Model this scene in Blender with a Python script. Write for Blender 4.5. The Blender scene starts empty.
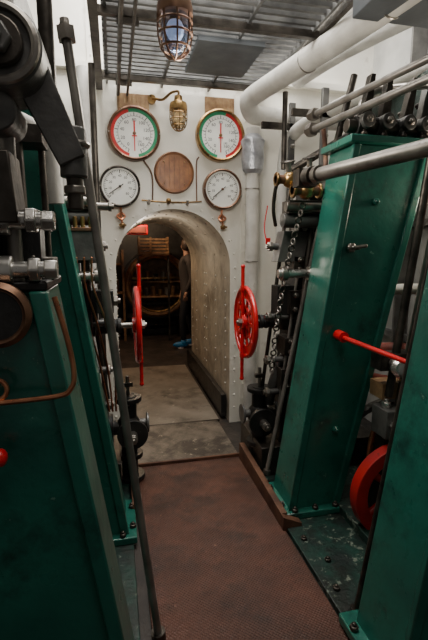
import bpy, bmesh, math, random
from mathutils import Vector, Matrix
random.seed(4)
S=bpy.context.scene
# ------------------------------------------------------------------ materials
def mat(name,c1,c2=None,scale=4,rough=.5,metal=0,bump=.1,bscale=60,wear=None,wt=.62,wscale=9,emit=None,es=0,trans=0,coat=0,grime=None,gt=.56,gscale=2.3):
    m=bpy.data.materials.new(name); m.use_nodes=True
    nt=m.node_tree; N=nt.nodes; L=nt.links
    b=N['Principled BSDF']
    c2=c2 or tuple(x*.6 for x in c1)
    tc=N.new('ShaderNodeTexCoord')
    n=N.new('ShaderNodeTexNoise'); n.inputs['Scale'].default_value=scale; n.inputs['Detail'].default_value=6
    L.new(tc.outputs['Object'],n.inputs['Vector'])
    r=N.new('ShaderNodeValToRGB'); r.color_ramp.elements[0].position=.35; r.color_ramp.elements[1].position=.65
    r.color_ramp.elements[0].color=(*c2,1); r.color_ramp.elements[1].color=(*c1,1)
    L.new(n.outputs['Fac'],r.inputs['Fac'])
    out=r.outputs['Color']
    for col,th,sc,w,st in ((grime,gt,gscale,.14,.85),(wear,wt,wscale,.03,1)):
        if not col: continue
        n2=N.new('ShaderNodeTexNoise'); n2.inputs['Scale'].default_value=sc; n2.inputs['Detail'].default_value=10; n2.inputs['Roughness'].default_value=.7
        L.new(tc.outputs['Object'],n2.inputs['Vector'])
        r2=N.new('ShaderNodeValToRGB'); r2.color_ramp.elements[0].position=th; r2.color_ramp.elements[1].position=th+w; r2.color_ramp.elements[1].color=(st,st,st,1)
        L.new(n2.outputs['Fac'],r2.inputs['Fac'])
        mx=N.new('ShaderNodeMixRGB'); mx.inputs['Color2'].default_value=(*col,1)
        L.new(r2.outputs['Color'],mx.inputs['Fac']); L.new(out,mx.inputs['Color1']); out=mx.outputs['Color']
    L.new(out,b.inputs['Base Color'])
    mr=N.new('ShaderNodeMapRange'); mr.inputs['To Min'].default_value=rough*.7; mr.inputs['To Max'].default_value=min(1,rough*1.3)
    nr=N.new('ShaderNodeTexNoise'); nr.inputs['Scale'].default_value=scale*2.7; nr.inputs['Detail'].default_value=5
    L.new(tc.outputs['Object'],nr.inputs['Vector']); L.new(nr.outputs['Fac'],mr.inputs['Value']); L.new(mr.outputs['Result'],b.inputs['Roughness'])
    b.inputs['Metallic'].default_value=metal
    if coat: b.inputs['Coat Weight'].default_value=coat; b.inputs['Coat Roughness'].default_value=.2
    if trans: b.inputs['Transmission Weight'].default_value=trans
    if emit: b.inputs['Emission Color'].default_value=(*emit,1); b.inputs['Emission Strength'].default_value=es
    if bump:
        n3=N.new('ShaderNodeTexNoise'); n3.inputs['Scale'].default_value=bscale; n3.inputs['Detail'].default_value=4
        L.new(tc.outputs['Object'],n3.inputs['Vector'])
        bp=N.new('ShaderNodeBump'); bp.inputs['Strength'].default_value=bump; bp.inputs['Distance'].default_value=.01
        L.new(n3.outputs['Fac'],bp.inputs['Height']); L.new(bp.outputs['Normal'],b.inputs['Normal'])
    return m
GREEN=mat('green_enamel',(.018,.180,.128),(.009,.098,.074),3,.30,0,.18,26,(.12,.26,.20),.645,12,coat=.35,grime=(.008,.030,.026),gt=.52,gscale=3)
GREEND=mat('green_mottled',(.014,.060,.044),(.012,.02,.018),9,.45,0,.4,40,(.16,.19,.15),.58,16,grime=(.012,.012,.010),gt=.45,gscale=5)
WHITE=mat('white_paint',(.90,.87,.79),(.80,.77,.68),3,.40,0,.15,25,(.22,.15,.09),.70,13,grime=(.45,.39,.30),gt=.60,gscale=3)
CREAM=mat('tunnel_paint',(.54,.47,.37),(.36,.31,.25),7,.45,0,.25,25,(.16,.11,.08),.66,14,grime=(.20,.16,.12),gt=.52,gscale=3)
LAG=mat('lagging_white',(.72,.70,.65),(.52,.50,.46),6,.6,0,.3,35,grime=(.3,.27,.22),gt=.58,gscale=5)
GREYP=mat('hull_paint',(.52,.51,.48),(.27,.27,.26),2.5,.6,0,.1,25,(.12,.1,.08),.68,6)
STEEL=mat('polished_steel',(.42,.39,.35),(.20,.18,.16),8,.32,.9,.08,50)
STEELM=mat('worn_steel_rod',(.30,.28,.25),(.16,.145,.13),8,.38,.5,.08,50)
STEELB=mat('bright_steel',(.72,.70,.66),(.5,.48,.45),8,.28,.85,.05,50)
STEELD=mat('oily_steel',(.12,.105,.09),(.04,.035,.03),10,.4,.8,.2,40)
CAST=mat('cast_iron_grey',(.20,.195,.185),(.09,.088,.085),7,.42,.5,.25,45,(.35,.33,.3),.68,20)
BLACK=mat('black_iron',(.035,.034,.033),(.014,.014,.014),8,.4,.3,.25,40,(.18,.15,.12),.65,14)
BRASS=mat('brass',(.52,.33,.13),(.22,.13,.06),12,.3,.95,.08,50)
COPPER=mat('copper',(.75,.33,.18),(.42,.16,.09),9,.3,.95,.05,50)
BRONZE=mat('bronze_rim',(.30,.17,.10),(.14,.07,.05),9,.4,.7,.08,50)
RED=mat('red_enamel',(.78,.012,.018),(.55,.008,.012),5,.3,0,.05,40,coat=.3)
REDC=mat('red_casting',(.48,.014,.014),(.28,.010,.010),6,.42,0,.2,40,(.08,.02,.02),.64,12)
WOOD=mat('varnished_wood',(.38,.15,.05),(.22,.08,.028),14,.4,0,.1,60)
WOODT=mat('tan_wood',(.40,.26,.13),(.23,.13,.065),16,.55,0,.1,60)
WOODK=mat('dark_wood',(.24,.13,.06),(.10,.055,.028),12,.55,0,.1,60)
DIAL=mat('dial_white',(.92,.92,.87),(.88,.88,.83),2,.35,0,0)
INK=mat('dial_ink',(.01,.01,.01),(.01,.01,.01),2,.5,0,0)
DRED=mat('dial_red',(.65,.03,.03),(.6,.03,.03),2,.5,0,0)
DGRN=mat('dial_green',(.02,.30,.14),(.02,.28,.12),2,.5,0,0)
RUST=mat('rusty_plate',(.17,.080,.045),(.07,.03,.02),7,.6,.2,.3,40,(.28,.18,.12),.66,14)
LANDM=mat('landing_plate',(.23,.195,.155),(.12,.10,.08),3.2,.5,.1,.4,70,(.34,.29,.23),.62,14,grime=(.016,.013,.012),gt=.43,gscale=2.4)
TUNF=mat('tunnel_floor_paint',(.27,.24,.20),(.16,.14,.115),3.2,.5,.1,.4,70,(.36,.32,.26),.62,14,grime=(.04,.034,.028),gt=.50,gscale=2)
FLOORD=mat('dark_floor',(.05,.04,.035),(.02,.018,.016),5,.6,.1,.3,40)
GRATE=mat('grating_steel',(.17,.17,.165),(.07,.07,.07),6,.4,.5,.1,40)
CEIL=mat('deckhead_paint',(.26,.27,.27),(.12,.125,.13),2,.7,0,.05,20)
DUCT=mat('blue_grey_paint',(.08,.09,.10),(.04,.045,.05),4,.5,0,.1,30)
FOIL=mat('lagging_foil',(.6,.62,.66),(.35,.36,.4),14,.35,.6,.8,30)
RUBBER=mat('black_rubber',(.02,.02,.02),(.01,.01,.01),4,.6,0,.1,40)
REDDK=mat('red_lead_paint',(.30,.05,.03),(.14,.03,.02),5,.6,0,.2,30)
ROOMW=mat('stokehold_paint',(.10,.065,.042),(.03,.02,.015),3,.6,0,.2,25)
BULB=mat('bulb_frosted',(.75,.8,.9),(.7,.75,.85),3,.3,0,0,emit=(.65,.75,1),es=.3)
BULBW=mat('bulb_clear',(.8,.7,.5),(.8,.7,.5),3,.3,0,0,emit=(1,.72,.4),es=.3)
def glass(name,c):
    g=bpy.data.materials.new(name); g.use_nodes=True
    p=g.node_tree.nodes['Principled BSDF']; p.inputs['Base Color'].default_value=(*c,1); p.inputs['Roughness'].default_value=.08; p.inputs['Transmission Weight'].default_value=.9; p.inputs['IOR'].default_value=1.2
    return g
GLASS=glass('blue_lamp_glass',(.45,.57,.82)); GLASSA=glass('amber_lamp_glass',(.6,.5,.35))
def deckmat():
    m=mat('brown_deck_plate',(.125,.047,.029),(.062,.024,.016),5,.5,.1,0,wear=(.22,.11,.075),wt=.65,wscale=30,grime=(.026,.014,.011),gt=.47,gscale=2.6)
    nt=m.node_tree;N=nt.nodes;L=nt.links;b=N['Principled BSDF']
    tc=N.new('ShaderNodeTexCoord'); mp=N.new('ShaderNodeMapping'); mp.inputs['Rotation'].default_value=(0,0,.785)
    L.new(tc.outputs['Object'],mp.inputs['Vector'])
    v=N.new('ShaderNodeTexVoronoi'); v.inputs['Scale'].default_value=80; v.inputs['Randomness'].default_value=.15
    L.new(mp.outputs['Vector'],v.inputs['Vector'])
    bp=N.new('ShaderNodeBump'); bp.inputs['Strength'].default_value=.9; bp.inputs['Distance'].default_value=.008
    L.new(v.outputs['Distance'],bp.inputs['Height']); L.new(bp.outputs['Normal'],b.inputs['Normal'])
    return m
DECK=deckmat()
# ------------------------------------------------------------------ mesh builder
V=Vector
def basis(ax):
    ax=V(ax).normalized()
    h=V((0,0,1)) if abs(ax.z)<.9 else V((1,0,0))
    a=h.cross(ax).normalized(); b=ax.cross(a).normalized()
    return a,b,ax
class B:
    def __init__(s,name): s.name=name; s.bm=bmesh.new(); s.mats=[]
    def mi(s,m):
        if m not in s.mats: s.mats.append(m)
        return s.mats.index(m)
    def f(s,vs,k):
        try:
            fa=s.bm.faces.new(vs); fa.material_index=k; return fa
        except ValueError: return None
    def hexa(s,pts,m):
        k=s.mi(m); v=[s.bm.verts.new(p) for p in pts]
        for q in ((3,2,1,0),(4,5,6,7),(0,1,5,4),(1,2,6,5),(2,3,7,6),(3,0,4,7)): s.f([v[i] for i in q],k)
        return s
    def box(s,c,sz,m,R=None):
        x,y,z=[d/2 for d in sz]
        P=[V(p) for p in ((-x,-y,-z),(x,-y,-z),(x,y,-z),(-x,y,-z),(-x,-y,z),(x,-y,z),(x,y,z),(-x,y,z))]
        if R is not None: P=[R@p for p in P]
        return s.hexa([p+V(c) for p in P],m)
    def lathe(s,c,ax,prof,m,seg=24,a0=0,a1=None,close=False):
        k=s.mi(m); a,b,n=basis(ax); c=V(c); full=a1 is None
        if full: a1=a0+2*math.pi
        cnt=seg if full else seg+1
        rings=[]
        for r,h in prof:
            if r<1e-6: rings.append([s.bm.verts.new(c+n*h)]*cnt)
            else: rings.append([s.bm.verts.new(c+n*h+(a*math.cos(a0+(a1-a0)*i/seg)+b*math.sin(a0+(a1-a0)*i/seg))*r) for i in range(cnt)])
        nr=len(rings)
        for j in range(nr if close else nr-1):
            A=rings[j]; D=rings[(j+1)%nr]
            for i in range(seg):
                i2=(i+1)%cnt
                q=[]
                for vv in (A[i],A[i2],D[i2],D[i]):
                    if vv not in q: q.append(vv)
                if len(q)>2: s.f(q,k)
        if not full and close:
            s.f([R_[0] for R_ in rings],k); s.f([R_[-1] for R_ in rings],k)
        return s
    def cyl(s,p0,p1,r0,m,r1=None,seg=20):
        p0=V(p0);p1=V(p1);r1=r0 if r1 is None else r1; L=(p1-p0).length
        return s.lathe(p0,p1-p0,[(0,0),(r0,0),(r1,L),(0,L)],m,seg)
    def nut(s,c,ax,r,h,m): 
        c=V(c);ax=V(ax).normalized(); s.cyl(c,c+ax*h,r,m,seg=6); s.cyl(c+ax*h,c+ax*(h*1.6),r*.5,m,seg=10); return s
    def sph(s,c,r,m,sc=(1,1,1),seg=16):
        k=s.mi(m); n=seg//2; rings=[]
        for j in range(n+1):
            t=math.pi*j/n
            if j in(0,n): rings.append([s.bm.verts.new(V(c)+V((0,0,r*sc[2]*math.cos(t))))]*seg)
            else: rings.append([s.bm.verts.new(V(c)+V((r*sc[0]*math.sin(t)*math.cos(2*math.pi*i/seg),r*sc[1]*math.sin(t)*math.sin(2*math.pi*i/seg),r*sc[2]*math.cos(t)))) for i in range(seg)])
        for j in range(n):
            for i in range(seg):
                q=[]
                for vv in (rings[j][i],rings[j+1][i],rings[j+1][(i+1)%seg],rings[j][(i+1)%seg]):
                    if vv not in q:q.append(vv)
                if len(q)>2:s.f(q,k)
        return s
    def torus(s,c,ax,R,r,m,seg=36,sg=10,a0=0,a1=None):
        prof=[(R+r*math.cos(2*math.pi*j/sg),r*math.sin(2*math.pi*j/sg)) for j in range(sg)]
        return s.lathe(c,ax,prof,m,seg,a0,a1,close=True)
    def ring(s,c,ax,ri,ro,h,m,seg=40,a0=0,a1=None):
        return s.lathe(c,ax,[(ri,0),(ro,0),(ro,h),(ri,h)],m,seg,a0,a1,close=True)
    def tube(s,pts,r,m,seg=12,sub=6,rf=None):
        P=[V(p) for p in pts]; Q=[]
        if sub>1 and len(P)>2:
            E=[P[0]*2-P[1]]+P+[P[-1]*2-P[-2]]
            for i in range(1,len(E)-2):
                for j in range(sub):
                    t=j/sub;a,b,c,d=E[i-1],E[i],E[i+1],E[i+2]
                    Q.append(.5*((2*b)+(c-a)*t+(2*a-5*b+4*c-d)*t*t+(3*b-a-3*c+d)*t**3))
            Q.append(P[-1])
        else: Q=P
        k=s.mi(m); T=(Q[1]-Q[0]).normalized(); a,b,_=basis(T); rings=[]
        for i,q in enumerate(Q):
            t=((Q[min(i+1,len(Q)-1)]-Q[max(i-1,0)])).normalized()
            a=(a-t*a.dot(t)).normalized(); b=t.cross(a)
            rr=r if rf is None else r*rf(i/(len(Q)-1))
            rings.append([s.bm.verts.new(q+(a*math.cos(2*math.pi*j/seg)+b*math.sin(2*math.pi*j/seg))*rr) for j in range(seg)])
        for i in range(len(rings)-1):
            for j in range(seg): s.f([rings[i][j],rings[i][(j+1)%seg],rings[i+1][(j+1)%seg],rings[i+1][j]],k)
        s.f(rings[0],k); s.f(rings[-1],k)
        return s
    def text(s,txt,c,size,m):
        cu=bpy.data.curves.new('t','FONT'); cu.body=txt; cu.size=size; cu.align_x='CENTER'; cu.align_y='CENTER'
        o=bpy.data.objects.new('t',cu); S.collection.objects.link(o)
        dg=bpy.context.evaluated_depsgraph_get(); me=o.evaluated_get(dg).to_mesh()
        k=s.mi(m); vs=[s.bm.verts.new(V(c)+V((v.co.x,0,v.co.y))) for v in me.vertices]
        for p in me.polygons: s.f([vs[i] for i in p.vertices],k)
        bpy.data.objects.remove(o); bpy.data.curves.remove(cu)
        return s
    def done(s,bevel=0,parent=None,smooth=35):
        bmesh.ops.recalc_face_normals(s.bm,faces=s.bm.faces[:])
        vs=s.bm.verts; mn=V((min(v.co[i] for v in vs) for i in range(3))); mx=V((max(v.co[i] for v in vs) for i in range(3)))
        c=(mn+mx)/2
        for v in vs: v.co-=c
        me=bpy.data.meshes.new(s.name); s.bm.to_mesh(me); s.bm.free()
        for m in s.mats: me.materials.append(m)
        for p in me.polygons: p.use_smooth=True
        me.set_sharp_from_angle(angle=math.radians(smooth))
        o=bpy.data.objects.new(s.name,me); S.collection.objects.link(o); o.location=c
        if bevel:
            bv=o.modifiers.new('bevel','BEVEL'); bv.width=bevel; bv.segments=2; bv.limit_method='ANGLE'; bv.angle_limit=math.radians(50)
        if parent: o.parent=parent
        return o
def RY(a): return Matrix.Rotation(a,3,'Y')
BY=3.7; AX=.507; AW=.493; AS=1.444; TE=5.7
# ------------------------------------------------------------------ shell
b=B('floor'); b.box((.4,4.2,-.05),(4.6,12.4,.1),FLOORD); b.done()
b=B('wall_left'); b.box((-1.65,.85,2),(.1,5.7,4),GREYP)
for y in (-1,0,1,2,3): b.box((-1.55,y,2),(.12,.02,4),GREYP)
b.done()
b=B('wall_right'); b.box((2.35,.85,2),(.1,5.7,4),GREYP)
for y in (.2,.9,1.6,2.3,3.0): b.box((2.24,y,2),(.14,.02,4),CAST)
for z in (.9,1.8): b.box((2.27,.85,z),(.06,5.6,.05),CAST)
b.done()
b=B('ceiling'); b.box((.35,-.2,4.05),(4.2,3.6,.1),CEIL); b.box((-1.0,2.7,4.05),(1.4,2.1,.1),CEIL); b.box((1.9,2.7,4.05),(1.0,2.1,.1),CEIL)
for y in (-1,0,1,2.0,2.8,3.6): b.box((.35,y,3.92),(4.1,.03,.18),CEIL)
b.done()
b=B('wall_back'); k=b.mi(WHITE); n=24
arch=[(AX-AW,0)]+[(AX-AW*math.cos(math.pi*i/n),AS+AW*math.sin(math.pi*i/n)) for i in range(n+1)]+[(AX+AW,0)]
xl,xr,zt=-1.7,2.4,4.0
outer=[(xl,0)]
for i in range(n+1):
    t=math.pi*i/n
    dx=-math.cos(t);dz=math.sin(t); c=[]
    if dx<-1e-6:c.append((xl-AX)/dx)
    if dx>1e-6:c.append((xr-AX)/dx)
    if dz>1e-6:c.append((zt-AS)/dz)
    q=min(c); outer.append((AX+dx*q,AS+dz*q))
outer.append((xr,0))
Pa=[b.bm.verts.new((x,BY,z)) for x,z in arch]; Po=[b.bm.verts.new((x,BY,z)) for x,z in outer]
for i in range(len(arch)-1): b.f([Pa[i],Pa[i+1],Po[i+1],Po[i]],k)
for cx in (xl,xr):
    zs=[ (i,o) for i,o in enumerate(outer) if abs(o[0]-cx)<1e-6]
    if cx==xl: a=Po[max(i for i,_ in zs)]; c=Po[max(i for i,_ in zs)+1]
    else: a=Po[min(i for i,_ in zs)]; c=Po[min(i for i,_ in zs)-1]
    b.f([a,c,b.bm.verts.new((cx,BY,zt))],k)
for i in range(len(arch)-1):
    def off(p,d):
        x,z=p
        if z<AS: return (x+(d if x>AX else -d),z)
        v=V((x-AX,z-AS)).normalized(); return (x+v.x*d,z+v.y*d)
    a0,a1=arch[i],arch[i+1]; o0,o1=off(a0,.075),off(a1,.075)
    b.hexa([(a0[0],BY,a0[1]),(a1[0],BY,a1[1]),(a1[0],BY-.006,a1[1]),(a0[0],BY-.006,a0[1]),(o0[0],BY,o0[1]),(o1[0],BY,o1[1]),(o1[0],BY-.006,o1[1]),(o0[0],BY-.006,o0[1])],WHITE)
for i in range(0,15):
    t=math.pi*i/14; b.sph((AX-(AW+.045)*math.cos(t),BY-.006,AS+(AW+.045)*math.sin(t)),.010,WHITE,seg=8)
for i in range(11):
    for sx in (-1,1): b.sph((AX+sx*(AW+.045),BY-.006,.15+i*.12),.010,WHITE,seg=8)
b.box((AX+.62,BY-.004,2),(.06,.008,3.9),WHITE); b.box((AX-.62,BY-.004,2),(.06,.008,3.9),WHITE)
for i in range(28):
    for sx in (-1,1): b.sph((AX+sx*.62,BY-.009,.1+i*.135),.009,WHITE,seg=8)
b.box((AX,BY-.03,2.98),(3.6,.06,.05),WHITE)
b.done()
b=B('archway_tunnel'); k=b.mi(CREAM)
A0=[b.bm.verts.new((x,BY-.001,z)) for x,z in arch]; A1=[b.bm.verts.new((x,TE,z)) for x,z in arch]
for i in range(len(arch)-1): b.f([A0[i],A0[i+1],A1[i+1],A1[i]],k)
for yy in (BY+.15,BY+.55,BY+1.0,BY+1.1,TE-.4,TE-.12):
    for i in range(1,14):
        t=math.pi*i/14; b.sph((AX-AW*.998*math.cos(t),yy,AS+AW*.998*math.sin(t)),.010,CREAM,seg=8)
    for i in range(9):
        for sx in (-1,1): b.sph((AX+sx*AW*.998,yy,.34+i*.125),.010,LAG,seg=8)
b.done()
b=B('tunnel_kerb'); b.box((AX+AW-.035,(BY+TE)/2+.05,.14),(.05,1.95,.22),BLACK); b.done(.004)
b=B('wall_far'); b.box((.6,10.2,1.5),(4,.1,3),ROOMW); b.done()
b=B('wall_far_left'); b.box((-1.3,7.95,1.5),(.1,4.4,3),ROOMW); b.done()
b=B('wall_far_right'); b.box((2.5,7.95,1.5),(.1,4.4,3),ROOMW); b.done()
b=B('ceiling_far'); b.box((.6,7.95,2.9),(3.7,4.4,.1),REDDK); b.done()
b=B('wall_stokehold'); k=b.mi(ROOMW)
outer2=[(max(-1.3,min(2.5,x)),min(2.9,z)) for x,z in outer]
Pa=[b.bm.verts.new((x,TE,z)) for x,z in arch]; Po=[b.bm.verts.new((x,TE,z)) for x,z in outer2]
for i in range(len(arch)-1): b.f([Pa[i],Pa[i+1],Po[i+1],Po[i]],k)
b.done()
b=B('walkway_plate'); b.box((.5,1.0,.008),(.80,4.0,.016),DECK); b.done(.003)
b=B('landing_plate'); b.box((.5,3.36,.015),(.78,.70,.03),LANDM); b.box((.5,3.015,.02),(.80,.02,.034),RUST); b.done(.003)
b=B('tunnel_floor_plate'); b.box((.47,4.72,.015),(.88,2.0,.03),TUNF); b.box((.47,3.72,.018),(.88,.014,.03),STEELD); b.done(.003)
# ------------------------------------------------------------------ grating
b=B('overhead_grating')
y=.9
while y<3.66:
    b.box((.6,y,2.9),(1.24,.022,.03),GRATE); y+=.066
for x in (.0,.42,.8,1.2): b.box((x,2.28,2.895),(.016,2.8,.05),GRATE)
b.box((-.06,2.28,2.87),(.05,2.8,.1),STEELD); b.box((1.25,2.28,2.90),(.03,2.8,.1),STEELD)
for y in (1.6,2.6,3.5): b.box((.6,y,2.86),(1.34,.04,.04),STEELD)
b.box((.75,3.0,2.85),(.42,.5,.03),DUCT)
b.done()
b=B('pipe_hanger_rail'); b.cyl((.08,1.2,2.80),(.08,3.69,2.80),.014,STEELD); b.cyl((.15,1.2,2.80),(.15,3.69,2.80),.010,STEELD)
for y in (1.6,2.6,3.5): b.box((.12,y,2.82),(.12,.02,.03),STEELD)
b.done()
# ------------------------------------------------------------------ lamps
def cagelamp(c,s,metal,warm=False):
    x,y,z=c; b=B('caged_lamp')
    b.lathe((x,y,z),(0,0,1),[(0,.15*s),(.035*s,.15*s),(.04*s,.11*s),(.075*s,.09*s),(.082*s,.06*s),(.082*s,.03*s),(0,.03*s)],metal,24)
    b.lathe((x,y,z),(0,0,1),[(.062*s,.03*s),(.064*s,-.05*s),(.052*s,-.10*s),(.03*s,-.125*s),(0,-.13*s)],GLASSA if warm else GLASS,24)
    b.sph((x,y,z-.03*s),.034*s,BULBW if warm else BULB,(1,1,1.4))
    b.cyl((x,y,z+.0*s),(x,y,z+.05*s),.02*s,BRASS)
    for i in range(8):
        t=2*math.pi*i/8
        pr=[(.078,.03),(.078,-.05),(.064,-.11),(.035,-.142),(.0,-.152)]
        b.tube([(x+r*s*math.cos(t),y+r*s*math.sin(t),z+h*s) for r,h in pr],.0045*s,metal,6,3)
    for r,h in ((.078,.0),(.078,-.05),(.066,-.105)): b.torus((x,y,z+h*s),(0,0,1),r*s,.005*s,metal,24,6)
    return b
b=cagelamp((.305,2.1,2.600),.98,BRONZE)
b.cyl((.305,2.1,2.73),(.305,2.1,2.88),.022,STEELD); b.box((.305,2.1,2.86),(.14,.1,.02),STEELD); b.done()
b=cagelamp((.53,3.52,2.64),.85,BRASS,True)
b.tube([(.53,3.52,2.76),(.53,3.52,2.80),(.48,3.56,2.80),(.42,3.6,2.76),(.36,3.66,2.78),(.34,3.69,2.78)],.010,BRASS)
b.cyl((.34,3.67,2.78),(.34,3.699,2.78),.035,BRASS); b.done()
# ------------------------------------------------------------------ gauges
def gauge(c,r,rim,style,ptr):
    x,z=c; b=B('pressure_gauge'); a=(0,-1,0)
    b.lathe((x,BY-.002,z),a,[(0,0),(r*.92,0),(r*.92,.05),(0,.05)],rim,48)
    b.lathe((x,BY-.002,z),a,[(r*1.0,.0),(r*1.02,.03),(r*1.0,.062),(r*.94,.07),(r*.89,.064),(r*.89,.05)],rim,48)
    b.lathe((x,BY-.053,z),a,[(0,0),(r*.90,0),(r*.90,.001),(0,.001)],DIAL,48)
    yf=BY-.0555
    def ang(deg): return V((math.sin(math.radians(deg)),0,math.cos(math.radians(deg))))
    def arc(d0,d1,ri,ro,m):
        k=b.mi(m); n=30; L=[];M=[]
        for i in range(n+1):
            v=ang(d0+(d1-d0)*i/n); L.append(b.bm.verts.new(V((x,yf,z))+v*ri)); M.append(b.bm.verts.new(V((x,yf,z))+v*ro))
        for i in range(n): b.f([L[i],L[i+1],M[i+1],M[i]],k)
    def tick(d,ri,ro,w,m=INK):
        v=ang(d); p=V((x,yf-.0006,z))+v*((ri+ro)/2); b.box(p,(w,.0006,ro-ri),m,RY(math.radians(d)))
    if style in 'AB':
        g=(-15,170) if style=='A' else (-170,15); rr=(-165,-15) if style=='A' else (15,165)
        arc(*g,r*.77,r*.89,DGRN); arc(*rr,r*.77,r*.89,DRED)
        arc(-160,160,r*.62,r*.632,INK)
        for i in range(33): tick(-160+10*i,r*(.63),r*(.70 if i%4 else .755),r*(.014 if i%4 else .026))
        for i in range(9):
            v=ang(-150+37.5*i); b.text(str(i*20),V((x,yf-.0006,z))+v*r*.48,r*.17,INK)
        b.text('LBS',(x+r*.2,yf-.0006,z-r*.3),r*.10,INK)
    else:
        arc(-135,135,r*.78,r*.795,INK)
        for i in range(41): tick(-135+6.75*i,r*(.70 if i%5 else .64),r*.79,r*(.014 if i%5 else .035))
        for i in range(9):
            v=ang(-135+33.75*i); b.text(str(i*10),V((x,yf-.0006,z))+v*r*.50,r*.17,INK)
    pm=DRED if style in'AB' else INK
    v=ang(ptr); b.box(V((x,yf-.004,z))+v*r*.23,(r*.04,.002,r*.86),pm,RY(math.radians(ptr)))
    if style in 'AB': 
        b.box((x,yf-.003,z-r*.1),(r*.2,.002,r*.04),pm); b.box((x,yf-.003,z+r*.2),(r*.06,.002,r*.5),pm)
    b.lathe((x,yf,z),a,[(0,0),(r*.07,0),(r*.055,.01),(0,.011)],rim,16)
    for i in range(6):
        v=ang(30+60*i); b.sph(V((x,BY-.07,z))+v*r*.96,.006,STEEL,seg=8)
    if style in 'AB':
        b.box((x,BY-.012,z+r*1.0),(r*1.2,.02,r*.95),WOODT)
        for i in range(7): b.box((x-r*.5+i*r*.168,BY-.026,z+r*1.2),(r*.07,.01,r*.5),WOODT)
    if style in 'CD':
        s=1 if style=='D' else -1
        b.tube([(x,BY-.03,z-r*.95),(x,BY-.03,z-r*1.25),(x+.03*s,BY-.04,z-r*1.45),(x+.0*s,BY-.05,z-r*1.6),(x-.03*s,BY-.04,z-r*1.45),(x,BY-.03,z-r*1.3),(x+.01,BY-.03,z-r*1.9)],.009,COPPER,8)
        b.sph((x+.01,BY-.035,z-r*1.9),.024,BRASS); b.box((x+.01,BY-.06,z-r*1.9),(.06,.012,.014),BRASS)
    b.done()
gauge((.195,2.509),.205,BRONZE,'A',180)
gauge((.898,2.532),.205,BRASS,'B',180)
gauge((.070,2.10),.160,STEELD,'C',-125)
gauge((.916,2.103),.165,BRONZE,'D',-130)
b=B('wooden_disc_plaque'); a=(0,-1,0)
b.lathe((.514,BY,2.228),a,[(0,0),(.165,0),(.168,.012),(.160,.026),(.148,.028),(.146,.022),(0,.022)],WOOD,48)
for i in range(7):
    xx=-.12+.04*i; h=math.sqrt(.14**2-xx*xx); b.box((.514+xx,BY-.0235,2.228),(.002,.004,2*h),WOODK)
b.torus((.514,BY-.026,2.228),a,.158,.005,BRONZE,48,8)
for i in range(4):
    t=math.pi/4+i*math.pi/2; b.sph((.514+.12*math.cos(t),BY-.024,2.228+.12*math.sin(t)),.006,BRASS,seg=8)
b.done()
b=B('gauge_pipework')
b.tube([(.70,BY-.02,2.0),(.70,BY-.02,2.3),(.72,BY-.02,2.36)],.006,BRONZE,8)
b.tube([(.33,BY-.02,1.99),(.33,BY-.02,2.2),(.26,BY-.02,2.32)],.006,BRONZE,8)
b.tube([(.24,BY-.03,2.0),(.4,BY-.03,1.99),(.6,BY-.03,1.99),(.74,BY-.03,2.0)],.007,BRASS,8)
for x in (.30,.46,.62): b.box((x,BY-.02,1.99),(.02,.04,.03),STEELD)
b.sph((.46,BY-.04,2.0),.022,BRASS)
b.done()
# ------------------------------------------------------------------ pipes
def flange(b,c,ax,r,m,h=.025,n=6):
    b.cyl(V(c)-V(ax).normalized()*h/2,V(c)+V(ax).normalized()*h/2,r,m,seg=28)
    a,bb,nn=basis(ax)
    for i in range(n):
        t=2*math.pi*i/n; b.nut(V(c)+(a*math.cos(t)+bb*math.sin(t))*r*.8-nn*(h/2+.012),nn,r*.11,.012,STEEL)
b=B('lagged_steam_pipe'); b.tube([(1.46,1.2,2.79),(1.40,1.8,2.79),(1.33,2.3,2.79),(1.2,3.0,2.79),(1.12,3.4,2.79),(1.09,3.50,2.76),(1.14,3.56,2.69),(1.24,3.57,2.68),(1.6,3.57,2.68),(2.1,3.57,2.68)],.072,LAG,20)
for t,p in (((-.12,.7,0),(1.25,2.76,2.79)),((-.07,.5,0),(1.365,2.06,2.79))): b.torus(p,t,.073,.006,STEEL,24,6)
b.done()
b=B('lagged_steam_pipe'); b.tube([(1.15,3.56,.0),(1.15,3.56,1.2),(1.15,3.56,2.2),(1.15,3.56,2.58)],.055,LAG,18)
for z in (.8,1.5,2.1): b.torus((1.15,3.56,z),(0,0,1),.056,.005,STEEL,24,6)
b.done()
b=B('foil_wrapped_joint'); b.lathe((1.15,3.56,2.22),(0,0,1),[(.056,0),(.085,.03),(.095,.12),(.088,.2),(.1,.26),(.056,.31)],FOIL,20); b.done()
b=B('lagged_steam_pipe'); b.tube([(2.0,1.4,2.62),(1.8,2.1,2.62),(1.55,3.0,2.58),(1.42,3.35,2.5),(1.38,3.45,2.3),(1.38,3.45,1.5)],.05,LAG,16); b.done()
b=B('lagged_steam_pipe'); b.tube([(2.1,1.2,2.95),(1.85,2.1,2.95),(1.6,2.9,2.95),(1.5,3.5,2.95)],.06,LAG,16); b.done()
b=B('lagged_steam_pipe'); b.tube([(1.68,1.2,3.12),(1.60,2.1,3.12),(1.5,3.6,3.12)],.07,LAG,16); b.done()
b=B('lagged_steam_pipe'); b.tube([(-.17,3.5,0),(-.17,3.5,1),(-.17,3.5,2.9)],.05,LAG,16); b.done()
b=B('lagged_steam_pipe'); b.tube([(-.9,2.9,2.4),(-.5,2.9,2.35),(-.33,2.95,2.2),(-.30,3.0,1.9),(-.30,3.0,.3)],.06,LAG,16); b.done()
b=B('lagged_steam_pipe'); b.tube([(-.72,1.9,2.16),(-.45,1.98,2.14),(-.31,2.02,2.10),(-.25,2.05,2.0),(-.24,2.06,1.80)],.036,LAG,16); b.done()
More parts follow.
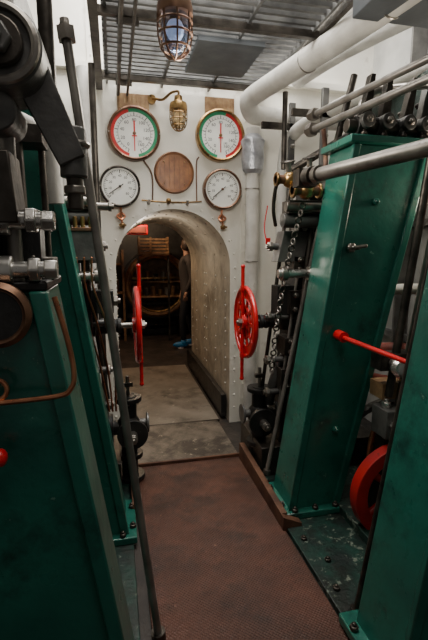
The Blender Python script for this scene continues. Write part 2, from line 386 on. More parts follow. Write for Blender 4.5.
b=B('stanchion'); b.cyl((-.10,3.2,0),(-.10,3.2,2.82),.022,STEELD); b.cyl((-.10,3.2,0),(-.10,3.2,.02),.06,STEELD); b.done()
b=B('ventilation_duct'); b.box((1.50,1.9,2.80),(.62,.45,.15),DUCT); b.box((1.50,1.9,2.88),(.66,.5,.02),DUCT); b.cyl((1.3,1.67,2.80),(1.3,1.66,2.80),.04,STEELD); b.done(.02)
b=B('pipe_bracket')
for y,x in ((3.35,1.2),(3.0,1.3)): 
    b.box((x+.2,y,2.35),(.05,.03,.75),CAST); b.box((x+.2,y,2.55),(.5,.03,.05),STEELD); b.nut((x+.2,y-.02,2.4),(0,-1,0),.02,.02,STEEL)
b.cyl((1.28,3.2,2.2),(1.28,3.2,2.75),.02,STEELD); b.cyl((1.36,3.3,2.2),(1.75,3.0,2.45),.03,STEELD)
b.done(.003)
# ------------------------------------------------------------------ engine frames
def column(y0,y1,bi,bo,ti,to,zt,sgn,top=True):
    b=B('engine_frame_leg'); z0=.05
    b.hexa([(bi,y0,z0),(bo,y0,z0),(bo,y1,z0),(bi,y1,z0),(ti,y0,zt),(to,y0,zt),(to,y1,zt),(ti,y1,zt)],GREEN)
    for e0,e1,s in ((bi,ti,1),(bo,to,-1)):
        w=.034*sgn*s
        b.hexa([(e0-w*.3,y0-.018,z0),(e0+w,y0-.018,z0),(e0+w,y0+.01,z0),(e0-w*.3,y0+.01,z0),(e1-w*.3,y0-.018,zt),(e1+w,y0-.018,zt),(e1+w,y0+.01,zt),(e1-w*.3,y0+.01,zt)],GREEN)
    cx=(bi+bo)/2; w=abs(bo-bi)
    b.box((cx,(y0+y1)/2,.05),(w+.10,y1-y0+.10,.04),GREEN)
    for i in range(3):
        b.nut((cx-w*.42+i*w*.42,y0-.03,.07),(0,0,1),.02,.02,STEELD)
    for yy in (y0+.04,y1-.04): b.nut((bi-.03*sgn,yy,.07),(0,0,1),.02,.02,STEELD)
    tx=(ti+to)/2
    if top:
        b.box((tx,(y0+y1)/2,zt+.02),(abs(to-ti)+.08,y1-y0+.08,.04),GREEN)
        for i in range(4): b.nut((ti+(to-ti)*(.1+.26*i),y0-.015,zt+.04),(0,0,1),.018,.02,STEELD)
    else:
        b.box((tx,(y0+y1)/2,zt+.012),(abs(to-ti)+.02,y1-y0+.02,.024),BLACK)
    return b
b=column(2.19,2.46,.965,1.275,1.275,1.74,2.16,1)
b.nut((1.28,2.19,1.61),(0,-1,0),.028,.03,STEEL); b.cyl((1.28,2.16,1.61),(1.28,2.09,1.61),.012,STEEL); b.cyl((1.24,2.10,1.61),(1.33,2.10,1.62),.01,STEEL)
b.nut((1.42,2.19,1.86),(0,-1,0),.022,.02,GREEN); b.nut((1.24,2.19,.55),(0,-1,0),.022,.02,GREEN)
b.done(.008)
b=column(2.19,2.46,.02,-.30,-.30,-.75,2.28,-1); b.done(.008)
b=column(1.12,1.40,.93,1.30,1.24,1.7,2.2,1); b.done(.008)
b=column(1.12,1.40,.045,-.40,-.17,-.7,1.50,-1,False)
for z,xx in ((1.38,-.30),(1.30,-.40)): b.nut((xx,1.12,z),(0,-1,0),.02,.02,STEELD)
b.done(.008)
b=B('cylinder_block'); b.box((1.93,2.5,2.45),(.42,.9,.26),GREEND)
for i in range(6): b.nut((1.72,2.12+.15*i,2.40),(-1,0,0),.02,.02,STEELD)
b.done(.01)
b=B('cylinder_block'); b.box((-.80,2.3,2.64),(.8,1.7,.55),CAST)
for i in range(9): b.nut((-.40,1.55+.18*i,2.44),(1,0,0),.022,.02,STEELD)
b.box((-.80,2.3,2.36),(.9,1.8,.04),CAST); b.done(.01)
b=B('engine_bedplate'); b.box((1.5,2.0,-.0),(1.18,2.1,.06),GREEND); 
b.hexa([(.885,2.12,0),(.925,2.12,0),(.925,2.98,0),(.885,2.98,0),(.885,2.12,.10),(.925,2.12,.10),(.925,2.98,.14),(.885,2.98,.14)],RUST)
b.hexa([(.885,2.08,0),(1.0,2.08,0),(1.0,2.13,0),(.885,2.13,0),(.885,2.08,.10),(1.0,2.08,.05),(1.0,2.13,.05),(.885,2.13,.10)],RUST)
b.box((1.4,2.9,.12),(.9,.5,.24),STEELD)
for i in range(5): b.nut((.96+.05*(i%2),1.25+.18*i,.03),(0,0,1),.018,.015,STEELD)
b.done(.004)
b=B('engine_bedplate'); b.box((-.5,1.9,0),(1.1,2.3,.06),GREEND); b.box((.07,2.75,.05),(.03,.7,.1),RUST); b.box((-.45,2.9,.12),(.9,.5,.24),STEELD); b.done(.004)
# ------------------------------------------------------------------ rods
b=B('steel_tie_rod'); b.cyl((.125,1.55,.016),(-.125,1.55,2.3),.0155,STEELM); b.cyl((.125,1.55,.016),(.121,1.55,.05),.03,STEELD); b.nut((-.118,1.55,2.25),(-.1,0,1),.03,.04,STEEL); b.done()
b=B('steel_tie_rod'); b.cyl((.97,1.46,.03),(1.29,1.46,2.1),.014,STEELD); b.cyl((.97,1.46,.03),(.975,1.46,.06),.028,STEELD); b.done()
b=B('steel_tie_rod'); b.cyl((.955,2.56,.1),(1.33,2.58,2.0),.014,STEELM); b.nut((.956,2.56,.1),(.18,0,1),.026,.03,STEEL); b.done()
b=B('steel_tie_rod'); b.cyl((1.02,2.66,.1),(1.28,2.7,2.1),.010,STEELM); b.done()
for (x0,y0,x1,y1,z,r) in ((1.235,2.6,1.52,.8,2.42,.018),(1.225,2.6,1.50,.8,2.33,.020)):
    b=B('control_rod'); b.cyl((x0,y0,z),(x1,y1,z),r,STEELM); b.nut((x0,y0-.02,z),(-.16,1,0),r*2,.05,STEEL); 
    b.sph((x0,y0+.03,z),r*1.8,STEEL)
    b.done()
b=B('weigh_shaft'); b.cyl((1.02,2.13,1.975),(1.29,.8,1.975),.034,STEELM)
b.cyl((1.02,2.13,1.975),(1.01,2.18,1.975),.05,STEELD); b.cyl((1.03,2.08,1.975),(1.025,2.11,1.975),.045,STEEL)
b.box((1.01,2.22,1.975),(.10,.08,.09),STEELD)
b.done()
# ------------------------------------------------------------------ handwheels
def handwheel(c,s):
    x,y,z=c; b=B('red_handwheel'); a=(1,0,0); R=.235
    b.torus(c,a,R,.016,RED,48,10); b.torus(c,a,R*.72,.008,RED,40,8); b.torus(c,a,R*.45,.008,RED,40,8)
    b.ring((x-.006,y,z),a,R*.30,R*.50,.012,RED,40)
    b.ring((x-.004,y,z),a,R*.72,R*.95,.008,RED,48)
    for i in range(10):
        t=math.pi*i/10*2
        b.hexa([V((x+dx,y,z))+V((0,math.cos(t),math.sin(t)))*rr+V((0,-math.sin(t),math.cos(t)))*ww for dx in(-.006,.006) for rr,ww in ((.04,-.014),(R,-.009),(R,.009),(.04,.014))],RED)
    b.cyl((x-.03,y,z),(x+.03,y,z),.05,RED,seg=24); b.nut((x-s*.03,y,z),(-s,0,0),.028,.02,STEEL)
    b.cyl((x-s*.02,y,z-.40),(x-s*.02,y,z+.38),.012,RED,seg=14)
    b.sph((x-s*.02,y,z+.38),.015,RED); b.sph((x-s*.02,y,z-.40),.015,RED)
    for q in (-1,1): b.box((x-s*.012,y,z+q*R),(.04,.04,.03),RED)
    b.cyl((x,y,z),(x+s*.42,y,z),.018,STEEL)
    b.lathe((x+s*.10,y,z),(s,0,0),[(0,0),(.048,0),(.05,.02),(.042,.03),(.05,.05),(.042,.07),(.05,.09),(.05,.13),(0,.13)],RUBBER,20)
    b.cyl((x+s*.26,y,z),(x+s*.33,y,z),.065,STEELD); b.cyl((x+s*.33,y,z),(x+s*.36,y,z),.085,CAST)
    return b
handwheel((.867,2.8,1.107),1).done()
handwheel((.132,2.8,1.116),-1).done()
# ------------------------------------------------------------------ valve gear clusters
def cluster(s,ox):
    b=B('valve_gear')
    X=lambda v: ox+s*v
    b.hexa([(X(.18),2.72,.2),(X(.34),2.72,.2),(X(.34),2.95,.2),(X(.18),2.95,.2),(X(.34),2.72,2.0),(X(.50),2.72,2.0),(X(.50),2.9,2.0),(X(.34),2.9,2.0)],BLACK)
    for z,sz in ((.72,.15),(.95,.12),(1.25,.16),(1.5,.11),(1.78,.14)):
        xx=.20+.09*z
        b.box((X(xx),2.74,z),(.20,.16,sz),STEELD)
        for q in (-1,1):
            b.nut((X(xx-.06),2.66,z+q*sz*.3),(0,-1,0),.02,.02,STEEL); b.nut((X(xx+.06),2.66,z+q*sz*.3),(0,-1,0),.02,.02,STEEL)
    b.cyl((X(.08),2.55,1.45),(X(.42),2.55,1.45),.028,STEELB); b.cyl((X(.10),2.55,1.45),(X(.14),2.55,1.45),.044,STEEL); b.cyl((X(.28),2.55,1.45),(X(.32),2.55,1.45),.044,STEEL)
    b.cyl((X(.18),2.64,.2),(X(.36),2.64,1.9),.015,STEELD); b.cyl((X(.30),2.62,.3),(X(.42),2.62,1.9),.012,STEEL)
    b.cyl((X(.10),2.86,.6),(X(.27),2.86,2.0),.013,STEELD)
    for z in (.62,.85,1.15,1.62): 
        b.cyl((X(.10),2.72,z),(X(.30),2.72,z),.022,CAST); b.nut((X(.10),2.72,z),(-s,0,0),.034,.025,STEEL)
    b.hexa([(X(.12),2.66,1.52),(X(.30),2.66,1.52),(X(.30),2.78,1.52),(X(.12),2.78,1.52),(X(.16),2.66,1.72),(X(.34),2.66,1.72),(X(.34),2.78,1.72),(X(.16),2.78,1.72)],CAST)
    b.hexa([(X(.14),2.70,1.16),(X(.30),2.70,1.16),(X(.30),2.82,1.16),(X(.14),2.82,1.16),(X(.14),2.70,1.36),(X(.30),2.70,1.36),(X(.30),2.82,1.36),(X(.14),2.82,1.36)],BLACK)
    if s>0:
        for (dx,dy,z,r) in ((.14,2.55,2.02,.045),(.22,2.48,1.95,.05),(.30,2.6,2.06,.042)):
            b.sph((X(dx),dy,z),r,BRASS,(1,1,1.1)); b.cyl((X(dx-.09),dy,z),(X(dx+.09),dy,z),r*.6,BRONZE); b.cyl((X(dx-.09),dy,z),(X(dx-.075),dy,z),r*.95,BRASS,seg=8); b.cyl((X(dx+.075),dy,z),(X(dx+.09),dy,z),r*.95,BRASS,seg=8)
            b.cyl((X(dx),dy,z),(X(dx-.02),dy-.02,z+.10),r*.4,STEEL); b.torus((X(dx-.02),dy-.02,z+.10),(-.2,-.2,1),r*.9,.006,STEELD,20,6)
        b.tube([(X(.30),2.6,2.06),(X(.40),2.62,2.10),(X(.45),2.7,2.2),(X(.45),2.75,2.4)],.016,BRONZE,10)
        b.tube([(X(.10),2.55,2.02),(X(.06),2.56,1.98),(X(.06),2.6,1.85),(X(.10),2.66,1.75)],.012,STEELD,10)
    b.box((X(.25),2.6,1.86),(.22,.12,.08),STEELD); b.cyl((X(.12),2.55,1.86),(X(.38),2.55,1.86),.03,STEEL)
    b.cyl((X(.12),2.6,1.78),(X(.36),2.6,1.78),.045,CAST)
    b.tube([(X(.28),2.8,.9),(X(.2),2.78,.8),(X(.15),2.78,.65),(X(.14),2.82,.5)],.035,CAST,14)
    return b
cluster(1,.92).done(.003)
cluster(-1,.03).done(.003)
def chest(x,s):
    b=B('drain_valve_chest'); y=2.86; z=.40
    b.cyl((x,y,.03),(x,y,.62),.055,BLACK); b.cyl((x,y,.03),(x,y,.055),.1,BLACK)
    b.sph((x,y,z),.085,BLACK,(1,1,1.15)); b.cyl((x,y,z),(x-s*.02,y-.15,z),.07,BLACK)
    flange(b,(x-s*.02,y-.14,z),(0,-1,0),.10,BLACK,.03,8)
    b.cyl((x,y,z+.0),(x+s*.2,y,z),.05,BLACK); flange(b,(x+s*.12,y,z),(1,0,0),.095,BLACK,.03,8)
    flange(b,(x,y,.60),(0,0,1),.09,BLACK,.03,6); flange(b,(x,y,.20),(0,0,1),.09,BLACK,.03,6)
    b.cyl((x-s*.02,y-.15,z),(x-s*.02,y-.22,z),.03,STEEL); b.nut((x-s*.02,y-.22,z),(0,-1,0),.03,.025,STEEL)
    b.cyl((x-s*.03,y,z+.02),(x-s*.12,y,z+.02),.03,CAST); b.cyl((x-s*.12,y,z+.02),(x-s*.135,y,z+.02),.07,CAST,seg=28)
    b.cyl((x,y,.62),(x,y,.76),.012,STEEL); b.box((x,y,.70),(.07,.03,.03),STEELD)
    return b
chest(1.0,1).done(.003); chest(.06,-1).done(.003)
b=B('hanging_chain'); p0=V((1.12,2.48,1.86)); p1=V((1.0,2.62,.80)); n=26
for i in range(n):
    c=p0.lerp(p1,i/(n-1)); c.x+=-.03*math.sin(math.pi*i/(n-1)); ax=(1,.2,.0) if i%2 else (0,1,.1)
    b.torus(c,ax,.018,.0055,STEELM if i%2 else STEELD,14,6)
b.done()
b=B('red_drain_lever'); b.cyl((1.22,2.17,1.125),(1.22,2.10,1.122),.03,RED); b.cyl((1.22,2.12,1.12),(1.255,1.58,1.105),.014,RED,.012); b.sph((1.255,1.58,1.105),.016,RED); b.done()
b=B('red_tag_wire'); b.tube([(1.05,2.9,1.9),(1.03,2.9,1.75),(1.05,2.88,1.6)],.004,RED,8); b.box((1.05,2.88,1.66),(.035,.004,.04),RED); b.done()
b=B('crank_gear')
b.ring((1.50,1.90,.27),(0,1,0),.205,.275,.07,REDC,48); b.lathe((1.50,1.95,.27),(0,1,0),[(0,0),(.20,0),(.20,.03),(0,.03)],BLACK,40)
b.cyl((1.50,1.90,.27),(1.50,1.96,.27),.08,REDC)
for i in range(5):
    t=i*math.pi*.4; b.cyl((1.50,1.94,.27),(1.50+.22*math.cos(t),1.94,.27+.22*math.sin(t)),.02,REDC)
b.cyl((1.52,1.6,.30),(1.52,2.15,.30),.07,STEEL); b.box((1.52,2.05,.45),(.16,.10,.5),STEELD); b.cyl((1.52,2.0,.6),(1.72,2.02,1.9),.04,STEEL)
b.box((1.52,2.0,.66),(.24,.14,.16),CAST)
for q in (-1,1): b.nut((1.52+q*.08,1.93,.66),(0,-1,0),.025,.03,STEELB); b.nut((1.52+q*.08,2.0,.74),(0,0,1),.025,.03,STEELB)
b.box((1.52,1.95,.05),(.5,.5,.06),GREEND)
b.done(.004)
b=B('feed_pump'); b.lathe((1.55,2.95,.24),(0,0,1),[(0,0),(.16,0),(.16,.03),(.12,.05),(.12,.35),(.16,.37),(.16,.42),(.08,.46),(.06,.6),(0,.6)],GREEN,28)
b.cyl((1.55,2.95,.84),(1.55,2.95,1.4),.025,STEEL); b.tube([(1.43,2.95,.5),(1.33,2.9,.5),(1.3,2.85,.7),(1.3,2.8,1.1)],.035,COPPER,12); b.done()
b=B('injector_pipework'); 
b.tube([(1.5,2.6,.9),(1.8,2.4,.95),(2.0,2.0,.95),(2.1,1.4,.95)],.05,REDDK,14)
b.tube([(1.38,2.6,.78),(1.6,2.3,.80),(1.85,1.9,.80),(2.0,1.4,.8)],.03,REDDK,14)
b.tube([(1.55,2.7,1.3),(1.9,2.4,1.35),(2.1,1.8,1.35)],.035,LAG,12)
b.tube([(1.9,2.5,.05),(1.92,2.4,.6),(1.95,2.3,1.4),(1.98,2.2,2.3)],.045,STEELD,12)
flange(b,(1.8,2.4,.95),(.5,-.5,.0),.09,CAST,.03,6)
b.box((1.50,2.08,.82),(.15,.12,.09),WOODT); b.cyl((1.72,1.9,1.3),(1.9,1.88,1.3),.05,STEELB); b.cyl((1.7,1.9,1.3),(1.72,1.9,1.3),.08,BRASS)
b.lathe((1.46,1.95,.98),(-.2,-1,.1),[(0,0),(.045,0),(.05,.03),(.035,.05),(0,.055)],STEELB,20)
for i in range(5): b.nut((1.65+.07*i,2.1,1.0),(0,-1,0),.025,.03,STEEL)
b.tube([(1.34,2.3,.1),(1.36,2.28,.4),(1.44,2.25,.6),(1.6,2.2,.7)],.028,CAST,10)
b.tube([(1.42,2.1,.2),(1.43,2.1,.5),(1.50,2.08,.75)],.018,COPPER,10)
b.tube([(1.75,2.0,1.4),(1.70,1.95,1.6),(1.78,1.9,1.8),(1.9,1.9,1.9)],.022,BRONZE,10)
b.box((1.85,2.0,1.62),(.16,.10,.14),BLACK)
b.done()
b=B('pump_crosshead'); b.box((1.62,2.02,1.0),(.5,.1,.09),STEELD); b.cyl((1.45,2.0,.8),(1.62,2.0,2.2),.022,STEELD); b.cyl((1.72,2.0,.9),(1.85,2.0,2.25),.03,STEEL)
for i in range(4): b.nut((1.44+.12*i,1.97,1.0),(0,-1,0),.028,.03,STEEL)
b.done(.004)
b=B('rocker_levers')
for dx,t in ((0,.25),(.12,.15),(.25,.3),(.36,.2)):
    x=1.34+dx; b.hexa([(x-.03,2.2,2.25),(x+.03,2.2,2.25),(x+.03,2.25,2.25),(x-.03,2.25,2.25),(x-.014+t*.15,2.2,2.52),(x+.014+t*.15,2.2,2.52),(x+.014+t*.15,2.25,2.52),(x-.014+t*.15,2.25,2.52)],STEELD if dx<.3 else CAST)
    b.cyl((x,2.16,2.28),(x,2.28,2.28),.04,CAST); b.nut((x,2.16,2.28),(0,-1,0),.02,.015,STEEL)
b.cyl((1.25,2.24,2.26),(1.75,2.24,2.26),.035,STEELD)
b.tube([(1.40,2.4,2.2),(1.42,2.4,2.4),(1.5,2.38,2.5),(1.6,2.3,2.5),(1.7,2.1,2.46)],.022,STEEL,12)
b.cyl((1.30,2.44,2.2),(1.40,2.44,2.6),.02,STEELD); b.box((1.5,2.36,2.22),(.4,.12,.05),BLACK)
for x in (1.3,1.42,1.55,1.68): b.cyl((x,2.24,2.26),(x+.04,2.24,2.26),.055,BLACK,seg=8)
b.done(.003)
# ------------------------------------------------------------------ left near machinery
b=B('valve_crosshead')
b.cyl((-.215,1.04,2.02),(-.215,1.20,2.02),.085,CAST,seg=36); b.cyl((-.215,1.02,2.02),(-.215,1.04,2.02),.05,STEELD); b.nut((-.215,1.02,2.02),(0,-1,0),.032,.02,CAST)
b.torus((-.215,1.035,2.02),(0,1,0),.072,.010,STEEL,36,8)
b.hexa([(-.24,1.10,2.04),(-.16,1.10,2.09),(-.16,1.20,2.09),(-.24,1.20,2.04),(-.12,1.15,1.80),(-.06,1.15,1.83),(-.06,1.23,1.83),(-.12,1.23,1.80)],CAST)
b.hexa([(-.32,1.06,2.02),(-.20,1.06,2.02),(-.20,1.2,2.02),(-.32,1.2,2.02),(-.36,1.06,2.45),(-.22,1.06,2.45),(-.22,1.2,2.45),(-.36,1.2,2.45)],CAST)
b.cyl((-.09,1.19,1.78),(-.09,1.19,1.90),.034,CAST); b.cyl((-.09,1.19,1.70),(-.09,1.19,1.79),.020,STEELD); b.cyl((-.09,1.19,1.74),(-.09,1.19,1.76),.030,STEEL,seg=6)
b.torus((-.09,1.19,1.86),(0,0,1),.036,.007,STEEL,20,8)
b.cyl((-.14,1.2,1.95),(-.14,1.2,2.35),.018,STEELD)
b.cyl((-.235,1.15,1.5),(-.235,1.15,1.98),.018,STEELM); b.cyl((-.29,1.18,1.5),(-.29,1.18,1.98),.022,STEELD)
b.hexa([(-.30,1.08,1.66),(-.21,1.08,1.66),(-.21,1.2,1.66),(-.30,1.2,1.66),(-.29,1.08,1.82),(-.22,1.08,1.82),(-.22,1.2,1.82),(-.29,1.2,1.82)],STEELD)
b.cyl((-.24,1.07,1.90),(-.24,1.2,1.90),.045,CAST)
for z in (1.668,1.552):
    b.cyl((-.32,1.12,z),(-.15,1.12,z),.020,STEELB); b.cyl((-.20,1.12,z),(-.175,1.12,z),.032,STEELB,seg=6); b.cyl((-.165,1.12,z),(-.135,1.12,z),.026,STEELB,seg=6); b.cyl((-.27,1.12,z),(-.235,1.12,z),.034,STEELB,seg=20)
b.box((-.30,1.14,1.60),(.06,.10,.22),STEELD)
b.box((-.28,1.22,1.60),(.20,.08,.20),BLACK); b.box((-.20,1.26,1.55),(.09,.10,.06),STEELD)
for q in (-.2,-.24): b.nut((q,1.2,1.58),(0,-1,0),.014,.014,STEEL)
b.done(.004)
b=B('revolution_counter'); a=(0,-1,0); c=(-.27,1.10,1.45)
b.lathe(c,a,[(0,0),(.075,0),(.078,.03),(.066,.042),(.060,.034),(0,.034)],BRONZE,40); b.lathe((-.27,1.065,1.45),a,[(0,0),(.058,0),(.058,.001),(0,.002)],BLACK,32); b.done()
b=B('copper_oil_pipe'); b.tube([(-.42,1.07,1.235),(-.30,1.07,1.238),(-.15,1.07,1.245),(-.115,1.07,1.262),(-.105,1.07,1.30),(-.115,1.07,1.38),(-.14,1.07,1.49)],.0065,COPPER,10)
b.torus((-.285,1.075,1.27),(0,1,0),.025,.006,COPPER,20,8); b.sph((-.285,1.07,1.10),.022,RED,(.7,1,1)); b.done()
b=B('valve_rods')
for x,y,r in ((-.30,1.7,.02),(-.38,1.75,.03),(-.24,1.85,.013),(-.45,1.6,.025)): b.cyl((x,y,.03),(x-.02,y,2.32),r,STEELD)
for z in (1.3,1.7,2.0): b.box((-.34,1.75,z),(.22,.14,.06),STEELD)
b.done()
b=B('oil_lubricator')
b.box((-.16,2.58,1.62),(.14,.12,.16),CAST); b.box((-.16,2.58,1.71),(.16,.14,.02),BRONZE)
for i in range(3):
    b.cyl((-.20+.04*i,2.54,1.72),(-.20+.04*i,2.54,1.78),.012,BRASS)
    b.tube([(-.20+.04*i,2.50,1.56),(-.20+.04*i,2.50,1.4),(-.16+.05*i,2.52,1.2),(-.10+.04*i,2.58,.9),(-.06+.02*i,2.64,.6)],.006,COPPER,8)
b.cyl((-.24,2.58,1.84),(-.02,2.58,1.84),.022,STEEL); b.nut((-.02,2.58,1.84),(1,0,0),.03,.02,STEEL)
b.cyl((-.16,2.6,.6),(-.16,2.6,1.56),.025,BLACK)
b.box((-.06,2.6,1.30),(.10,.12,.13),BLACK); b.nut((-.01,2.6,1.30),(1,0,0),.032,.025,STEEL)
b.done(.003)
# ------------------------------------------------------------------ far room contents
b=B('boiler_front'); b.lathe((.75,10.1,1.15),(0,-1,0),[(0,0),(1.1,0),(1.1,1.85),(1.06,1.9),(0,1.9)],BLACK,56)
for i in range(24):
    t=2*math.pi*i/24; b.sph((.75+.98*math.cos(t),8.2,1.15+.98*math.sin(t)),.02,BRONZE,seg=8)
b.box((.75,9.1,.08),(1.3,1.8,.16),BLACK)
b.done()
b=B('round_furnace_door'); a=(0,-1,0); c=(.745,7.75,.98)
b.lathe((c[0],8.1,c[2]),a,[(.50,0),(.50,.33),(.62,.33),(.62,0)],BLACK,48,close=True)
b.torus(c,a,.53,.055,WOODK,48,10); b.torus((c[0],c[1]-.04,c[2]),a,.48,.02,BRASS,48,8)
b.lathe((c[0],8.09,c[2]),a,[(0,0),(.5,0),(.5,.02),(0,.02)],WOODK,40)
b.box((c[0],7.9,c[2]+.05),(.98,.3,.03),WOODK); b.box((c[0],7.9,c[2]-.22),(.9,.3,.03),WOODT); b.box((c[0],7.77,c[2]+.12),(.9,.03,.03),BRASS)
for i in range(6): b.cyl((c[0]-.3+.12*i,7.85,c[2]-.2),(c[0]-.3+.12*i,7.85,c[2]-.2+.1+.03*(i%3)),.04,(BRASS,CAST,WOODK)[i%3],seg=12)
for i in range(5): b.cyl((c[0]-.3+.14*i,7.85,c[2]+.065),(c[0]-.3+.14*i,7.85,c[2]+.19+.04*(i%2)),.045,(CAST,BRONZE,BLACK)[i%3],seg=12)
for i in range(6): b.sph((c[0]-.25+.1*i,7.88,c[2]-.35),.07,BLACK,(1,.8,.7),10)
for x in (-.45,.45): b.box((c[0]+x,7.95,.22),(.1,.2,.44),BLACK)
b.box((c[0],7.95,.42),(1.1,.25,.08),BLACK)
b.done()
b=B('slatted_crate'); X0=.66
for i in range(5): b.box((X0,7.35,1.55+.055*i),(.50,.02,.034),WOODK)
for x in (-.24,-.05,.24): b.box((X0+x,7.37,1.66),(.03,.03,.30),WOODK)
for x in (-.24,.24): b.box((X0+x,7.5,1.66),(.02,.24,.30),WOODK)
b.box((X0,7.5,1.52),(.50,.28,.02),WOODK)
for x in (-.26,.26): b.box((X0+x,7.5,.75),(.035,.035,1.5),STEELD)
b.done(.003)
b=B('red_switch_box'); b.box((.36,6.9,1.90),(.34,.14,.15),RED); b.box((.36,6.82,1.90),(.28,.02,.10),REDDK); b.cyl((.36,6.9,1.97),(.36,6.9,2.85),.02,STEELD); b.done(.01)
b=B('tool_shelf')
for z in (.35,.85,1.35): b.box((-.08,7.75,z),(.5,.25,.03),WOODK)
for x in (-.31,.15): b.box((x,7.75,.8),(.04,.25,1.6),WOODK)
for i,(x,z,h,m) in enumerate(((-.18,.865,.16,REDDK),(.02,.865,.22,BRONZE),(-.08,1.365,.12,WOODT),(.07,1.365,.2,CAST),(-.08,.365,.25,CAST))):
    b.cyl((x,7.75,z),(x,7.75,z+h),.055,m,seg=16); b.cyl((x,7.75,z+h),(x,7.75,z+h+.03),.025,m,seg=12)
b.done()
# ------------------------------------------------------------------ person
par=bpy.data.objects.new('person_standing',None); S.collection.objects.link(par)
def skin(name,verts,edges,m,root=0,sub=2,parent=None):
    me=bpy.data.meshes.new(name); me.from_pydata([v[0] for v in verts],edges,[]); o=bpy.data.objects.new(name,me); S.collection.objects.link(o)
    me.materials.append(m)
    sk=o.modifiers.new('skin','SKIN'); sk.use_smooth_shade=True
    L=me.skin_vertices[0].data if me.skin_vertices else None
    if L is None:
        bpy.context.view_layer.objects.active=o; o.select_set(True); bpy.ops.mesh.customdata_skin_add(); L=me.skin_vertices[0].data
    for i,v in enumerate(verts):
        r=v[1]; L[i].radius=r if isinstance(r,tuple) else (r,r); L[i].use_root=(i==root)
    s=o.modifiers.new('sub','SUBSURF'); s.levels=sub; s.render_levels=sub
    o.parent=parent; return o
cm=bpy.data.materials.new('clothes'); cm.use_nodes=True; N=cm.node_tree.nodes; L=cm.node_tree.links
tc=N.new('ShaderNodeTexCoord'); sp=N.new('ShaderNodeSeparateXYZ'); L.new(tc.outputs['Object'],sp.inputs[0])
rp=N.new('ShaderNodeValToRGB'); rp.color_ramp.interpolation='CONSTANT'; rp.color_ramp.elements[0].color=(.010,.012,.018,1); rp.color_ramp.elements[1].position=.5; rp.color_ramp.elements[1].color=(.035,.03,.03,1)
mr=N.new('ShaderNodeMapRange'); mr.inputs['From Min'].default_value=0; mr.inputs['From Max'].default_value=1.84; L.new(sp.outputs['Z'],mr.inputs['Value']); L.new(mr.outputs['Result'],rp.inputs['Fac']); L.new(rp.outputs['Color'],N['Principled BSDF'].inputs['Base Color']); N['Principled BSDF'].inputs['Roughness'].default_value=.8
SKINM=mat('skin',(.40,.23,.17),(.36,.2,.14),4,.5,0,0); HAIR=mat('hair',(.05,.03,.02),(.02,.012,.01),20,.6,0,.3,80)
SHOE=mat('blue_shoe',(.02,.22,.50),(.02,.14,.35),5,.5,0,0); SOLE=mat('shoe_sole',(.7,.7,.7),(.6,.6,.6),5,.5,0,0)
px,py=1.16,6.95
vb=[((px,py,.94),(.13,.15)),((px-.01,py,1.12),(.10,.13)),((px,py,1.34),(.115,.17)),((px,py,1.46),(.07,.10)),((px-.01,py,1.53),.052),
 ((px,py-.17,1.42),.062),((px+.04,py-.22,1.16),.047),((px-.05,py-.21,.94),.035),
 ((px,py+.17,1.42),.062),((px+.04,py+.22,1.16),.047),((px-.05,py+.21,.94),.035),
 ((px-.04,py-.09,.84),.092),((px-.11,py-.10,.48),.062),((px-.09,py-.10,.12),.045),
 ((px+.02,py+.09,.84),.092),((px+.02,py+.10,.48),.062),((px+.12,py+.10,.12),.045)]
eb=[(0,1),(1,2),(2,3),(3,4),(3,5),(5,6),(6,7),(3,8),(8,9),(9,10),(0,11),(11,12),(12,13),(0,14),(14,15),(15,16)]
skin('body',vb,eb,cm,0,2,par)
for s in (-1,1):
    w=V((px-.05,py+s*.21,.94)); pm=w+V((-.02,0,-.09))
    vh=[(tuple(w),.026),(tuple(w+V((-.01,0,-.04))),(.035,.02)),(tuple(pm),(.038,.018))]; eh=[(0,1),(1,2)]
    for i in range(4):
        o=V((.03-.02*i,0,-.01)); k=len(vh); l=(.026,.03,.028,.022)[i]
        vh+= [(tuple(pm+o),.010),(tuple(pm+o+V((-.002,-s*.004,-l))),.009),(tuple(pm+o+V((-.006,-s*.014,-l*1.9))),.008)]; eh+=[(2,k),(k,k+1),(k+1,k+2)]
    k=len(vh); vh+=[(tuple(w+V((-.035,0,-.055))),.011),(tuple(w+V((-.05,-s*.012,-.085))),.009)]; eh+=[(1,k),(k,k+1)]
    skin('hand_'+('r' if s>0 else 'l'),vh,eh,SKINM,0,1,par)
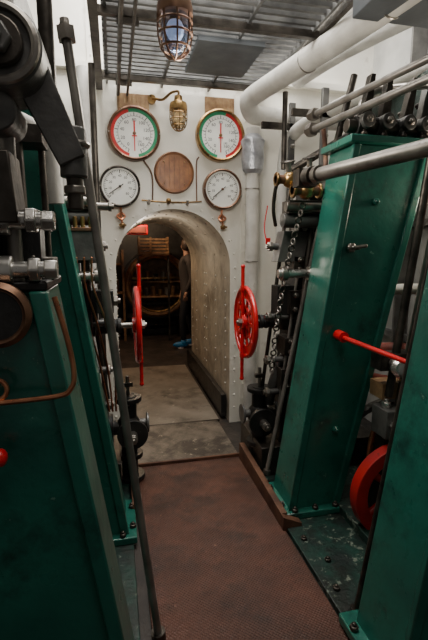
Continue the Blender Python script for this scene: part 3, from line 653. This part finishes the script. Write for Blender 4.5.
# head, turned away down the stokehold (looks towards +Y)
hb=B('head'); h=V((px-.01,py+.02,1.66))
hb.sph(h,.1,SKINM,(.78,1,1.18),24); hb.sph(h+V((0,.03,-.06)),.06,SKINM,(.85,1,.9)); hb.sph(h+V((0,.105,-.015)),.02,SKINM,(.7,1,1.3),10); hb.cyl((px-.01,py,1.5),(px-.01,py+.01,1.62),.05,SKINM)
for s in (-1,1):
    hb.sph(h+V((s*.032,.088,.012)),.013,SOLE,seg=10); hb.sph(h+V((s*.032,.098,.012)),.006,INK,seg=8); hb.sph(h+V((s*.08,-.005,-.01)),.026,SKINM,(.4,.7,1.1),10); hb.box(h+V((s*.032,.096,.035)),(.03,.012,.006),HAIR)
hb.box(h+V((0,.094,-.058)),(.04,.01,.008),REDDK); hb.sph(h+V((0,-.018,.02)),.105,HAIR,(.82,1,1.12),24)
hb.done(parent=par)
for s,fx,ly in (('l',px-.09,py-.10),('r',px+.12,py+.10)):
    sb=B('shoe_'+s); sb.sph((fx-.05,ly,.06),.05,SHOE,(2.6,.95,1.0)); sb.sph((fx+.0,ly,.09),.05,SHOE,(1.1,.95,1.2)); sb.lathe((fx-.05,ly,.0),(0,0,1),[(0,0),(.05,0),(.05,.025),(0,.025)],SOLE,24)
    sb.done(parent=par)
# ------------------------------------------------------------------ lights
w=bpy.data.worlds.new('World'); S.world=w; w.use_nodes=True; w.node_tree.nodes['Background'].inputs[0].default_value=(1,.95,.90,1); w.node_tree.nodes['Background'].inputs[1].default_value=.11
def area(n,loc,rot,sx,sy,e,c):
    l=bpy.data.lights.new(n,'AREA'); l.shape='RECTANGLE'; l.size=sx; l.size_y=sy; l.energy=e; l.color=c
    o=bpy.data.objects.new(n,l); S.collection.objects.link(o); o.location=loc; o.rotation_euler=rot; return o
def pt(n,loc,e,c,r=.08):
    l=bpy.data.lights.new(n,'POINT'); l.energy=e; l.color=c; l.shadow_soft_size=r
    o=bpy.data.objects.new(n,l); S.collection.objects.link(o); o.location=loc; return o
area('skylight',(.55,2.75,3.95),(0,0,0),1.6,1.6,190,(1,.97,.92))
area('aft_fill',(.4,.4,3.7),(math.radians(30),0,0),1.4,1.0,24,(1,.94,.86))  # added fill light above the camera, under closed ceiling; not a skylight
pt('cage_lamp_bulb',(.5,2.2,2.36),24,(1,.92,.80),.15)
pt('tunnel_lamp',(.35,4.4,1.72),7,(1,.91,.78))
pt('stokehold_lamp',(.35,6.5,2.3),62,(1,.72,.44),.15)
pt('engine_side_light',(1.95,2.1,1.95),12,(1,.86,.68))  # warm point light among the right-hand machinery, no fixture modelled
# ------------------------------------------------------------------ camera
cd=bpy.data.cameras.new('Camera'); cd.sensor_fit='VERTICAL'; cd.sensor_height=36; cd.lens=430/640*36; cd.clip_start=.02
co=bpy.data.objects.new('Camera',cd); S.collection.objects.link(co); co.location=(0,0,1.6); co.rotation_euler=(math.radians(90-9.3),0,math.radians(-13)); S.camera=co
